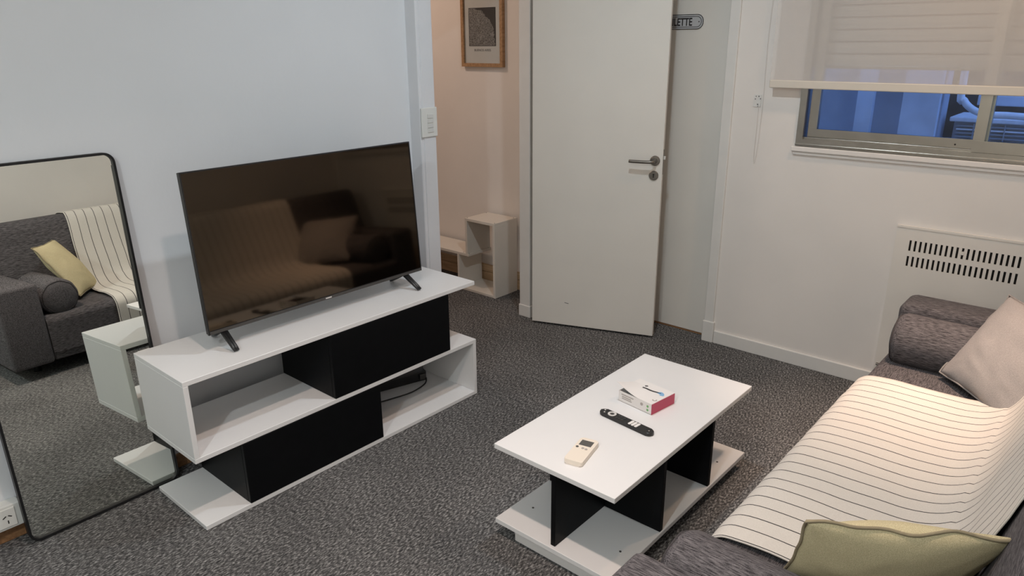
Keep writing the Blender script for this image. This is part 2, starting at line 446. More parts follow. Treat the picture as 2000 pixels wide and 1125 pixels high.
for v_ in tb.verts:      # text x runs to -y, text y to z
    x, y, z = v_.co
    v_.co = Vector((.0570 - z, -.674+.086-(x-mnx)*(.1726/wd), 1.6905-.0185+y*1.1))
link_mesh('lettering', tb, 'signink', sgn)
for sy in (-1, 1): link_mesh('screw', prism(disc(-.674+sy*.125, 1.69, .003, 10), 0, .0562, .058), 'signink', sgn)

# open door
dr = bpy.data.objects.new('door_1', None); COL.objects.link(dr); dr['kind'] = 'structure'
dr['label'] = 'open cream hinged door swung into the room'
dr.location = (-.418, -.088, 0); dr.rotation_euler = (0, 0, math.radians(-69.7)); ORG[dr] = Vector((0, 0, 0))
link_mesh('leaf', box(0, .722, 0, .036, .012, 2.05, .002), 'door', dr)      # local: x along the width, -y faces the camera
link_mesh('latch_plate', box(.7215, .7232, .010, .026, .93, 1.06), 'metal', dr)
link_mesh('latch_bolt', box(.722, .733, .013, .024, 1.008, 1.026, .002), 'button', dr)
def lathe_y(cx, cz, prof, n=24):      # profile (y, r) turned about the y axis
    bm = bmesh.new(); rings = []
    for y, r in prof: rings.append([bm.verts.new((cx+r*math.cos(2*math.pi*k/n), y, cz+r*math.sin(2*math.pi*k/n))) for k in range(n)])
    for A, B in zip(rings, rings[1:]):
        for j in range(n): bm.faces.new((A[j], A[(j+1) % n], B[(j+1) % n], B[j]))
    bm.faces.new(rings[-1]); bm.faces.new(rings[0])
    return bm
HX, HZ = .682, 1.003
hd = link_mesh('handle', tube(smooth_path([(HX, -.006, HZ), (HX, -.04, HZ), (HX-.012, -.052, HZ-.001), (HX-.05, -.054, HZ-.002), (HX-.128, -.052, HZ-.001)], 6), .0085, 12), 'metal', dr, smooth=True)
link_mesh('rose', lathe_y(HX, HZ, [(0, .026), (-.007, .026), (-.010, .023), (-.0105, .014), (-.016, .013)]), 'metal', dr)
ky = link_mesh('escutcheon', lathe_y(HX-.003, HZ-.078, [(0, .025), (-.006, .025), (-.009, .022), (-.0092, .012)]), 'metal', dr)
link_mesh('keyhole', prism([(HX-.003+a, HZ-.078+c) for a, c in ((-.003, -.010), (.003, -.010), (.0022, .001), (.005, .004), (.004, .009), (-.004, .009), (-.005, .004), (-.0022, .001))], 1, -.0098, -.008), 'dark', ky)
link_mesh('back_handle', tube(smooth_path([(HX, .036, HZ), (HX, .075, HZ), (HX-.05, .088, HZ), (HX-.128, .086, HZ)], 6), .0085, 10), 'metal', dr, smooth=True)
for hz in (.25, 1.75): link_mesh('hinge', prism(disc(0.0, .040, .007, 12), 2, hz-.04, hz+.04), 'metal', dr)
link_mesh('scuff', prism([(.20, .150), (.225, .146), (.226, .149), (.202, .153)], 1, -.0006, .001), 'ink', dr)

# window
win = bpy.data.objects.new('window_1', None); COL.objects.link(win); win['kind'] = 'structure'; win['label'] = 'aluminium sliding window half covered by the blind'
win.location = (0, -2.13, wz0); ORG[win] = Vector(win.location)
f0 = -.012
fr = link_mesh('window_frame', boxes((f0, .10, wy0, wy1, wz0, wz0+.032), (f0, .10, wy0, wy1, wz1-.04, wz1), (f0, .10, wy1-.030, wy1, wz0+.032, wz1-.04),
                               (f0, .10, wy0, wy0+.030, wz0+.032, wz1-.04)), 'alu', win)
link_mesh('track', box(.004, .010, wy0+.03, wy1-.03, wz0+.03, wz0+.042, .001), 'alu', fr)
link_mesh('sill_nosing', box(f0-.006, f0+.002, wy0, wy1, wz0+.004, wz0+.014, .002), 'alu', fr)
ym = -2.14
def sash(y0, y1, x0, x1, st):
    z0, z1 = wz0+.034, wz1-.042
    s = link_mesh('sash', boxes((x0, x1, y0, y1, z0, z0+.046), (x0, x1, y0, y1, z1-.045, z1), (x0, x1, y1-st, y1, z0+.046, z1-.045), (x0, x1, y0, y0+st, z0+.046, z1-.045)), 'alu', win)
    g = link_mesh('glass_pane', box((x0+x1)/2-.002, (x0+x1)/2+.002, y0+st, y1-st, z0+.046, z1-.045), 'glass', s)
    link_mesh('glazing_bead', boxes((x0-.004, x0, y0+.01, y1-.01, z0+.040, z0+.047)), 'alu', s)
    return s
s1 = sash(ym-.02, wy1-.040, .022, .048, .040)
link_mesh('drain_hole', prism(disc(-2.045, wz0+.056, .0035, 10), 0, .0205, .023), 'dark', s1)
sash(wy0+.034, ym+.030, -.006, .020, .042)
sl = struct('trim_7', box(-.020, .002, wy0-.03, wy1+.016, wz0-.026, wz0-.002, .004), 'wall_cream', label='painted window ledge')
struct('ledge_lip', box(-.011, .002, wy0-.03, wy1+.010, wz0-.042, wz0-.027, .003), 'wall_cream', sl)

# outside roller shutter: slats one by one
sht = thing('roller_shutter', 'pale slatted roller shutter behind the window blind', 'shutter', (.115, -2.13, 1.487))
slat_me = None
for k in range(13):
    z = 1.487+k*.0525
    if slat_me is None:
        bm = prism([(.110, z), (.122, z+.001), (.124, z+.041), (.118, z+.0450), (.108, z+.0450), (.105, z+.024)], 1, wy0+.01, wy1-.01)
        s_ = link_mesh('slat', bm, 'shutter', sht); slat_me = s_
    else:
        s_ = slat_me.copy(); COL.objects.link(s_); s_.parent = sht; s_.location = (0, 0, k*.0525)
link_mesh('bottom_bar', box(.104, .126, wy0+.01, wy1-.01, 1.470, 1.486, .003), 'alu', sht)
link_mesh('backing', boxes((.1245, .130, wy0+.01, wy1-.01, 1.49, 2.16)), 'gap', sht)  # dark sheet added behind the slats so the gaps show as lines

# roller blind
bl = thing('roller_blind', 'beige translucent roller blind pulled halfway over the window', 'blind', (-.05, -2.08, 1.385))
link_mesh('fabric', boxes((-.0508, -.050, -2.94, -1.246, 1.40, 2.30)), 'blind', bl)
link_mesh('bottom_rail', box(-.0575, -.0435, -2.94, -1.246, 1.384, 1.420, .004, 3), 'rail', bl)
link_mesh('roller_tube', prism(disc(-.05, 2.30, .028, 20), 1, -2.95, -1.24) if False else tube([(-.05, -2.95, 2.30), (-.05, -1.24, 2.30)], .028, 16), 'rail', bl)
link_mesh('pull_chain', tube(smooth_path([(-.035, -1.236, 2.28), (-.014, -1.20, 1.70), (-.010, -1.203, 1.35), (-.010, -1.199, 1.10), (-.009, -1.192, 1.02), (-.008, -1.186, 1.03), (-.008, -1.184, 1.10), (-.008, -1.184, 1.30)], 8), .0008, 6), 'trim', bl)
# chain holder marks on the wall
brk = thing('blind_bracket', 'small white wall bracket with dark screw holes left of the blind', 'bracket', (0, -1.172, 1.315))
link_mesh('plate', prism(rrect(-1.192, -1.154, 1.288, 1.346, .006), 0, -.004, .001), 'trim', brk)
for a, c, r in ((-1.166, 1.338, .0026), (-1.180, 1.338, .0032), (-1.177, 1.300, .0034), (-1.189, 1.327, .0028), (-1.163, 1.325, .0028), (-1.179, 1.291, .002)):
    link_mesh('screw_hole', prism(disc(a, c, r, 10), 0, -.0046, -.003), 'ink', brk)

# wall heater with slotted cover
hy0, hy1, hz0, hz1 = -2.415, -1.889, .10, .80
ht = thing('wall_heater', 'cream flush wall heater cover with two rows of dark slots', 'heater', (0, -2.152, hz0))
def slotted(x0, x1):
    bm = bmesh.new(); n = 21; pit_, sw = .0206, .0088
    rows = [(.190, .235), (.250, .295), (.625, .672), (.696, .745)]
    ys = [hy0]
    for k in range(n):
        c = -1.947-(n-1-k)*pit_-.003; ys += [c-sw/2, c+sw/2]
    ys.append(hy1)
    zs = [hz0]
    for a, c in rows: zs += [a, c]
    zs.append(hz1)
    gv = {}
    def V(i_, j):
        if (i_, j) not in gv: gv[(i_, j)] = bm.verts.new((x0, ys[i_], zs[j]))
        return gv[(i_, j)]
    for i_ in range(len(ys)-1):
        for j in range(len(zs)-1):
            if i_ % 2 == 1 and j % 2 == 1:
                continue
            bm.faces.new((V(i_, j), V(i_+1, j), V(i_+1, j+1), V(i_, j+1)))
    g = bmesh.ops.extrude_face_region(bm, geom=bm.faces[:])
    for e in g['geom']:
        if isinstance(e, bmesh.types.BMVert): e.co.x = x1
    return bm
link_mesh('cover', slotted(-.013, -.008), 'heater', ht)
link_mesh('cover_rim', boxes((-.016, 0, hy0-.004, hy1+.004, hz1-.001, hz1+.008), (-.011, 0, hy1, hy1+.003, hz0, hz1), (-.011, 0, hy0-.003, hy0, hz0, hz1), (-.011, 0, hy0, hy1, hz0-.003, hz0)), 'heater', ht)
link_mesh('shade_plate', boxes((-.004, .0, hy0+.005, hy1-.005, hz0+.005, hz1-.005)), 'dark', ht)  # near-black sheet stands in for the shade behind the slots
link_mesh('fastener', prism(disc(-2.156, .722, .0075, 14), 0, -.0155, -.006), 'heater', ht)
stub = thing('wall_stub', 'short grey stub low on the wall beside the sofa', 'pipe', (-.012, -1.90, .127))  # short grey bar, thicker at one end
link_mesh('stub', tube([(-.02, -1.985, .129), (-.02, -1.905, .127)], .005, 8), 'metal', stub)
link_mesh('end_cap', tube([(-.02, -1.907, .127), (-.02, -1.896, .127)], .007, 8), 'metal', stub)

# light switch
sw = thing('light_switch', 'white four-key light switch on the door casing', 'switch', (-1.172, -.075, 1.242))
link_mesh('plate', box(-1.221, -1.124, -.082, -.072, 1.174, 1.310, .003), 'switch', sw)
for k in range(4): link_mesh('key', box(-1.188, -1.152, -.0855, -.080, 1.195+k*.022, 1.2145+k*.022, .0015), 'switch2', sw)

# trunking with socket at the left edge
so = thing('cable_trunking', 'white cable trunking with a wall socket left of the mirror', 'socket', (-3.4, -.02, .06))
link_mesh('trunk', box(-4.2, -3.075, -.045, 0, .062, .150, .004), 'switch', so)
skt = link_mesh('socket_face', box(-3.175, -3.095, -.049, -.044, .072, .140, .002), 'switch', so)
for a, c, an in ((-3.128, .112, .6), (-3.112, .112, -.6), (-3.12, .092, 1.571)):
    bm = box(-.006, .006, -.0498, -.048, -.0016, .0016); xform(bm, Matrix.Translation((a, 0, c)) @ Matrix.Rotation(-an, 4, 'Y'))
    link_mesh('pin_slot', bm, 'dark', skt)

# ------------------------------------------------------------------ outside
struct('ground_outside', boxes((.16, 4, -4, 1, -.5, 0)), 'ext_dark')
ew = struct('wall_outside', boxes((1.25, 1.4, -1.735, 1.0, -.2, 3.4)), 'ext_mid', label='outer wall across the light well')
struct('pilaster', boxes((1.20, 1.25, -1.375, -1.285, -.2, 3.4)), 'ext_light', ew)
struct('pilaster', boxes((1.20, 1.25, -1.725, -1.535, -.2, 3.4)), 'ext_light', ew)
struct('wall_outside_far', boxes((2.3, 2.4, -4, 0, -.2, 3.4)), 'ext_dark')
ac = thing('air_conditioner', 'outdoor air conditioner unit seen through the window', 'air conditioner', (1.45, -2.25, .75))
link_mesh('casing', box(1.32, 1.62, -2.70, -1.795, .75, 1.150, .008), 'acm', ac)
link_mesh('top_cover', box(1.29, 1.65, -2.72, -1.775, 1.150, 1.176, .006), 'pipe', ac)
for k in range(14): link_mesh('grille_bar', boxes((1.30, 1.318, -2.68, -1.815, .865+k*.020, .873+k*.020)), 'pipe' if k % 3 == 0 else 'acm', ac)
for yy in (-1.90, -2.05, -2.25): link_mesh('grille_upright', boxes((1.297, 1.312, yy-.003, yy+.003, .86, 1.145)), 'acm', ac)
pp = link_mesh('coolant_pipe', tube(smooth_path([(1.2, -1.825, 2.2), (1.2, -1.825, 1.36), (1.2, -1.845, 1.275), (1.2, -1.90, 1.225), (1.2, -1.97, 1.205), (1.2, -2.06, 1.205), (1.2, -2.2, 1.20), (1.25, -2.5, 1.19)], 8), .019, 10), 'pipe', origin=(1.2, -1.9, 1.2), smooth=True)
tag(pp, 'white insulated pipe bending above the outdoor air conditioner', 'pipe')
lg = thing('outdoor_ledge', 'bluish concrete ledge behind the outdoor air conditioner', 'ledge', (1.8, -2.4, 1.25))
link_mesh('slab', box(1.7, 2.2, -3.4, -1.83, 1.215, 1.275, .005), 'ext_light', lg)
for z_ in (1.31, 1.37): link_mesh('rail', tube([(1.72, -3.4, z_), (1.72, -1.83, z_)], .006, 6), 'ext_dark', lg)
link_mesh('post', tube([(1.72, -1.93, 1.27), (1.72, -1.93, 1.6)], .008, 6), 'ext_dark', lg)

# ------------------------------------------------------------------ television stand
T = .018
X0, X1, F, B = -2.660, -1.303, -.477, -.1115
st = thing('tv_stand', 'white s-shaped television stand with black compartments', 'tv stand', ((X0+X1)/2, (F+B)/2, 0))
ZT, ZM, ZB = .569, .284, .020
def board(name, x0, x1, y0, y1, z0, z1, mk='white', par=st, bev=.0012): return link_mesh(name, box(x0, x1, y0, y1, z0, z1, bev, 1), mk, par)
board('top_board', X0, X1, F, B, ZT-T, ZT)
board('middle_board', X0, X1, F, B, ZM-T, ZM)
board('bottom_board', X0, X1, F, B, .002, ZB)
board('side_panel', X0, X0+T, F, B, ZM, ZT-T)
board('side_panel', X1-T, X1, F, B, ZB, ZM-T)
def compartment(x0, x1, z0, z1):
    board('compartment_front', x0, x1, F-.001, F+.016, z0+.001, z1-.001, 'black')
    board('compartment_side', x0, x0+T, F+.017, B, z0+.0005, z1-.0005, 'black')
    board('compartment_side', x1-T, x1, F+.017, B, z0+.0005, z1-.0005, 'black')
compartment(-2.093, -1.470, ZM, ZT-T)
compartment(-2.490, -1.876, ZB, ZM-T)
# power strip lying at the back of the lower shelf with its cord
ps = thing('power_strip', 'black power strip at the back of the stand\'s lower shelf', 'power strip', (-1.50, -.155, ZB), rotz=math.radians(-16))
link_mesh('body', box(-.20, .125, -.022, .03, .0005, .05, .004), 'plastic', ps)
link_mesh('plug', box(.085, .118, -.034, -.022, .012, .04, .003), 'bezel', ps)
cd = link_mesh('cord', tube(smooth_path([(-1.402, -.226, ZB+.022), (-1.43, -.245, ZB+.005), (-1.53, -.262, ZB+.004), (-1.64, -.24, ZB+.004), (-1.74, -.215, ZB+.004), (-1.85, -.21, ZB+.004)], 8), .0032, 8), 'plastic', origin=(-1.6, -.25, ZB), smooth=True)
tag(cd, 'thin black cord trailing across the stand\'s lower shelf', 'cord')

# ------------------------------------------------------------------ television
tvb = Vector((-1.985, -.33, .636))
tv = thing('television', 'black flat screen television switched off on the white stand', 'television', (-1.985, -.29, ZT))
tilt = Matrix.Translation(tvb) @ Matrix.Rotation(math.radians(-4.0), 4, 'X') @ Matrix.Translation(-tvb)
W2, TH = .497, .567
x0, x1, y0, z0 = tvb.x-W2, tvb.x+W2, tvb.y, tvb.z
link_mesh('back_cover', xform(boxes((x0+.002, x1-.002, y0+.006, y0+.022, z0+.002, z0+TH-.002), (x0+.12, x1-.12, y0+.02, y0+.065, z0+.0, z0+.30)), tilt), 'plastic', tv)
link_mesh('bezel', xform(boxes((x0, x1, y0, y0+.010, z0, z0+.014), (x0, x1, y0, y0+.010, z0+TH-.005, z0+TH), (x0, x0+.005, y0, y0+.010, z0+.014, z0+TH-.005), (x1-.005, x1, y0, y0+.010, z0+.014, z0+TH-.005)), tilt), 'plastic', tv)
link_mesh('screen', xform(boxes((x0+.005, x1-.005, y0+.0015, y0+.006, z0+.014, z0+TH-.005)), tilt), 'screen', tv)
link_mesh('bottom_strip', xform(box(x0+.004, x1-.004, y0-.003, y0+.002, z0+.001, z0+.012, .001), tilt), 'bezel', tv)
link_mesh('logo', xform(boxes((tvb.x-.014, tvb.x+.014, y0-.0036, y0-.0028, z0+.004, z0+.009)), tilt), 'button', tv)
for top, front, rear in (((-2.425, -.315, .640), (-2.417, -.385, ZT+.006), (-2.40, -.19, ZT+.006)), ((-1.578, -.315, .640), (-1.553, -.385, ZT+.006), (-1.55, -.19, ZT+.006))):
    bm = bmesh.new()
    for dx in (-.006, .006):
        t_ = Vector(top)+Vector((dx, 0, 0)); f_ = Vector(front)+Vector((dx*.8, 0, 0)); r_ = Vector(rear)+Vector((dx*.8, 0, 0))
        tube([t_, f_+(t_-f_)*.15, f_], lambda q: .0085-.0028*q, 8, bm=bm)
        tube([t_, r_+(t_-r_)*.15, r_], lambda q: .0085-.0028*q, 8, bm=bm)
    link_mesh('foot', bm, 'plastic', tv, smooth=True)

# ------------------------------------------------------------------ mirror leaning on the wall
mw, mh = .512, 1.255
bl_ = Vector((-3.083, -.098, .004))
mi = thing('leaning_mirror', 'tall black framed mirror leaning against the white wall', 'mirror', bl_ + Vector((mw/2, 0, 0)))
th = math.atan2(.067, mh)
MM = Matrix.Translation(bl_) @ Matrix.Rotation(math.radians(0.6), 4, 'Z') @ Matrix.Rotation(-th, 4, 'X')
def mirror_frame():
    bm = bmesh.new()
    o_ = rrect(0, mw, 0, mh, .035, 8); i_ = rrect(.008, mw-.008, .008, mh-.008, .027, 8); n = len(o_)
    R_ = [[bm.verts.new((q[0], y, q[1])) for q in l] for l, y in ((o_, .026), (o_, 0), (i_, 0), (i_, .026))]
    for k in range(4):
        A, Bq = R_[k], R_[(k+1) % 4]
        for j in range(n): bm.faces.new((A[j], A[(j+1) % n], Bq[(j+1) % n], Bq[j]))
    return xform(bm, MM)
link_mesh('frame', mirror_frame(), 'frame', mi)
link_mesh('glass', xform(prism(rrect(.0075, mw-.0075, .0075, mh-.0075, .026, 8), 1, .009, .013), MM), 'mirror', mi)
link_mesh('backing', xform(prism(rrect(.0075, mw-.0075, .0075, mh-.0075, .026, 8), 1, .0135, .022), MM), 'plastic', mi)

# ------------------------------------------------------------------ coffee table
tx0, tx1, ty0, ty1, tz = -2.024, -1.086, -1.719, -1.251, .358
ct = thing('coffee_table', 'low white coffee table on black panels with a lower shelf', 'table', ((tx0+tx1)/2, (ty0+ty1)/2, 0))
board('table_top', tx0, tx1, ty0, ty1, tz-T, tz, 'white', ct)
sz = .070
board('lower_shelf', tx0, tx1, ty0, ty1, sz-T, sz, 'white', ct)
board('plinth', tx0+.020, tx1-.020, ty0+.070, ty1-.070, .001, sz-T, 'edge', ct)
board('spine_panel', tx0+.012, -1.731, -1.497, -1.479, sz, tz-T, 'black', ct)
board('cross_panel', -1.731, -1.713, ty0+.004, ty1-.004, sz, tz-T, 'black', ct)
board('cross_panel', -1.394, -1.376, ty0+.004, ty1-.004, sz, tz-T, 'black', ct)
for a, c in ((-1.899, -1.314), (-1.895, -1.668), (-1.22, -1.668), (-1.22, -1.314)):
    link_mesh('screw_cap', prism(disc(a, c, .004, 12), 2, sz, sz+.0012), 'lcd', ct)

# ------------------------------------------------------------------ things on the table
ra = thing('air_conditioner_remote', 'small cream remote control with grey display on the coffee table', 'remote', (-1.8925, -1.5075, tz), rotz=math.atan2(.030, .133))
# local: x along the length (display towards +x)
bm = prism(rrect(-.072, .072, -.031, .031, .009), 2, .0005, .017, .003)
link_mesh('body', bm, 'ivory', ra)
link_mesh('display', box(.024, .056, -.020, .021, .0168, .0178), 'lcd', ra)
for a, c, k in ((.010, .020, 'lcd'), (.008, 0, 'greyprint'), (.006, -.012, 'greyprint')): link_mesh('button', prism(disc(a, c, .0048, 12), 2, .0165, .0184), k, ra)

rt = thing('television_remote', 'long black television remote with white keys on the coffee table', 'remote', (-1.6376, -1.5105, tz), rotz=math.atan2(-.221, -.024))
link_mesh('body', prism(rrect(-.112, .112, -.018, .018, .0175), 2, .0005, .013, .003), 'plastic', rt)
bm = bmesh.new(); ro = [bm.verts.new((*q, .0145)) for q in disc(-.062, 0, .0155, 24)]; ri = [bm.verts.new((*q, .0145)) for q in disc(-.062, 0, .0082, 24)]
for j in range(24): bm.faces.new((ro[j], ro[(j+1) % 24], ri[(j+1) % 24], ri[j]))
g = bmesh.ops.extrude_face_region(bm, geom=bm.faces[:])
for e in g['geom']:
    if isinstance(e, bmesh.types.BMVert): e.co.z = .0125
link_mesh('navigation_ring', bm, 'button', rt)
link_mesh('ok_button', prism(disc(-.062, 0, .0065, 16), 2, .0125, .0142), 'bezel', rt)
for j in range(3): link_mesh('white_key', prism(rrect(.016+j*.013, .0265+j*.013, -.0145, .0145, .004, 4), 2, .0125, .0142), 'card', rt)
for a in (-.036, -.025, -.012):
    for c in (-.008, .008): link_mesh('key', prism(disc(a, c, .0034, 10), 2, .0125, .0140), 'bezel', rt)
for a, c in ((-.098, .006), (-.090, -.008)): link_mesh('key', prism(disc(a, c, .003, 10), 2, .0125, .0140), 'button', rt)
link_mesh('microphone_hole', prism(disc(.096, 0, .0024, 10), 2, .0125, .0134), 'greyprint', rt)

bxo = thing('cardboard_box', 'small white cardboard box with crimson end and lifted flap on the coffee table', 'box', (-1.5294, -1.545, tz), rotz=math.atan2(.149, .021)-math.pi/2)
# local: -y is the crimson end, y runs along the length, -x the printed side (towards the camera)
bl2, bw2, bh2 = .150, .130, .041
link_mesh('carton', boxes((0, .0012, .001, bl2, .0005, bh2), (bw2-.0012, bw2, .001, bl2, .0005, bh2), (0, bw2, bl2-.001, bl2, .0005, bh2), (0, bw2, .001, bl2, .0005, .002)), 'card', bxo)
link_mesh('crimson_end', box(0, bw2, -.0004, .0016, .0005, bh2), 'pink', bxo)
bm = bmesh.new()       # lid, sprung open at the far left corner
gn = 12; gv = [[None]*(gn+1) for _ in range(gn+1)]
def lid_z(a, c): return bh2+.001+.030*max(0, (c-.35)/.65)**1.6*max(0, 1-a/.75)**1.3
for i_ in range(gn+1):
    for j in range(gn+1):
        a, c = i_/gn, j/gn
        gv[i_][j] = bm.verts.new((a*bw2-.0005, c*(bl2+.010), lid_z(a, c)))
for i_ in range(gn):
    for j in range(gn): bm.faces.new((gv[i_][j], gv[i_+1][j], gv[i_+1][j+1], gv[i_][j+1]))
g = bmesh.ops.extrude_face_region(bm, geom=bm.faces[:])
for e in g['geom']:
    if isinstance(e, bmesh.types.BMVert): e.co.z -= .0009
lid = link_mesh('lid', bm, 'card', bxo)
def lid_print(name, pts, r, mk):
    P = smooth_path([(a*bw2, c*bl2, lid_z(a, c)+.0003) for a, c in pts], 6)
    bm = tube(P, r, 6)
    for v_ in bm.verts: v_.co.z = lid_z(v_.co.x/bw2, v_.co.y/(bl2+.010))+.0002+max(0, min(.0004, v_.co.z-bh2-.001))
    return link_mesh(name, bm, mk, lid)
lid_print('printed_stem', [(.60, .70), (.62, .60), (.62, .45), (.66, .30), (.68, .20)], .0040, 'signink')
lid_print('printed_dot', [(.78, .66), (.72, .71)], .0050, 'ink')
lid_print('printed_blue_patch', [(.58, .12), (.66, .15), (.70, .22), (.62, .24)], .0075, 'blue')
lid_print('printed_ring', [(.24, .14), (.20, .10), (.24, .05), (.30, .07)], .0022, 'greyprint')
for k, (c0, c1, z_) in enumerate(((.55, .92, .030), (.62, .90, .022), (.60, .90, .015))):
    link_mesh('printed_line', boxes((-.0006, .0004, c0*bl2, c1*bl2, z_-.002, z_+.0018)), 'greyprint', bxo)
for z_ in (.027, .013): link_mesh('printed_mark', prism(disc(.018, z_, .0045, 12), 0, -.0006, .0004), 'green', bxo)
link_mesh('printed_circle', prism(disc(.045, .026, .006, 12), 0, -.0006, .0004), 'greyprint', bxo)

# ------------------------------------------------------------------ sofa
SX0, SX1, SF, SBk = -2.575, -.105, -1.995, -2.90
AX0, AX1 = -2.362, -.305            # inner faces of the arms
SZ = .345
so_ = thing('sofa', 'charcoal linen sofa with low block arms facing the television', 'sofa', ((SX0+SX1)/2, -2.43, 0))
def soft(name, b6, r, mk='sofa', seg=4, par=so_): return link_mesh(name, box(*b6, r, seg), mk, par, smooth=True)
soft('arm', (SX0, AX0, SBk, SF+.003, .075, .542), .022, 'sofa_y')
soft('arm', (AX1, SX1, SBk, SF-.010, .075, .540), .035, 'sofa_y', seg=5)
soft('base', (AX0+.001, AX1-.001, SBk+.02, SF-.012, .080, .20), .012)
def seat_bm():
    bm = bmesh.new(); n = 40; m_ = 18; prof = []
    for k in range(9):
        a = math.pi/2*k/8; prof.append((SF-.004-.05+.05*math.cos(a), SZ-.05+.05*math.sin(a)))
    prof = [(SF-.004, .125)]+prof
    for k in range(1, m_+1): prof.append((SF-.054-(.56)*k/m_, SZ))
    top = []
    for i_ in range(n+1):
        t_ = i_/n; x = AX0+.002+(AX1-AX0-.004)*t_
        top.append([bm.verts.new((x, y, z+.008*math.sin(math.pi*t_)*(1 if z > .3 else 0))) for y, z in prof])
    for i_ in range(n):
        for j in range(len(prof)-1): bm.faces.new((top[i_][j], top[i_+1][j], top[i_+1][j+1], top[i_][j+1]))
    lo = [[bm.verts.new((x, y, .125)) for y in (SF-.004-.002, SF-.614)] for x in (AX0+.002, AX1-.002)]
    bm.faces.new((lo[0][0], lo[0][1], lo[1][1], lo[1][0]))
    bm.faces.new([v_ for v_ in top[0]]+[lo[0][1]]); bm.faces.new([v_ for v_ in top[-1]]+[lo[1][1]])
    bm.faces.new([top[i_][-1] for i_ in range(n+1)]+[lo[1][1], lo[0][1]])
    return bm
link_mesh('seat', seat_bm(), 'sofa', so_, smooth=False)
BT = .835
bprof = [(-2.540, .20), (-2.552, .40), (-2.596, .60), (-2.642, .78), (-2.66, .812), (-2.69, BT-.003), (-2.73, BT), (-2.83, BT-.006), (-2.87, BT-.02), (-2.892, .78), (-2.898, .5), (-2.898, .09), (-2.56, .09)]
link_mesh('backrest', prism(bprof, 0, AX0-.205, AX1+.19, .012), 'sofa', so_)
for fx in (SX0+.16, SX1-.16):
    for fy in (SF-.20, SBk+.10): link_mesh('foot', prism(disc(fx, fy, .022, 14), 2, .0, .078), 'plastic', so_)

def bolster(name, label, xc, zc, r, ya, yb, seed):
    t_ = thing(name, label, 'bolster', (xc, (ya+yb)/2, zc-r), 'sofa bolsters')
    bm = bmesh.new(); n = 40; rings = []; L_ = 40
    ed = .03
    for i_ in range(L_+1):
        s_ = i_/L_; y = ya+(yb-ya)*s_
        d_ = min(s_, 1-s_)*abs(yb-ya)
        rad = r*(1-.16*max(0, 1-d_/ed)**2)
        ring = []
        for k in range(n):
            a = 2*math.pi*k/n
            wr = 1+.018*noise.noise(Vector((math.cos(a)*2, math.sin(a)*2, s_*5+seed)))+.03*max(0, 1-d_/.07)*math.sin(a*9+seed)*.5
            q = rad*wr
            zz = math.sin(a)*q
            if zz < -r*.93: zz = -r*.93
            ring.append(bm.verts.new((xc+math.cos(a)*q, y, zc+zz)))
        rings.append(ring)
    for A, Bq in zip(rings, rings[1:]):
        for k in range(n): bm.faces.new((A[k], A[(k+1) % n], Bq[(k+1) % n], Bq[k]))
    for ring, sg in ((rings[0], 1), (rings[-1], -1)):
        dy = (ya-yb)/abs(ya-yb)*.012*sg
        prev = ring
        for f_, q in ((.7, .8), (.35, 1.0)):
            c = Vector((xc, ring[0].co.y, zc))
            nr = [bm.verts.new(c+(v_.co-c)*f_+Vector((0, dy*q, 0))) for v_ in ring]
            for k in range(n): bm.faces.new((prev[k], prev[(k+1) % n], nr[(k+1) % n], nr[k]))
            prev = nr
        bm.faces.new(prev)
    link_mesh('cover', bm, 'sofa_y', t_, smooth=True)
    for y in (ya-.002*(1 if ya > yb else -1), yb):
        pts = []
        for k in range(48):
            a = 2*math.pi*k/48; q = r*.86*(1+.012*math.sin(a*9+seed))
            pts.append((xc+q*math.cos(a), y, zc+max(q*math.sin(a), -r*.9)))
        link_mesh('piping', tube(pts, .0035, 6, True), 'seam', t_, smooth=True)
    return t_
bolster('sofa_bolster', 'charcoal bolster against the near sofa arm beside the olive cushion', AX0+.110, SZ+.086, .105, -2.03, -2.50, 1.3)
bolster('sofa_bolster', 'charcoal bolster against the far sofa arm under the window heater', AX1-.112, SZ+.086, .107, -2.040, -2.52, 4.1)

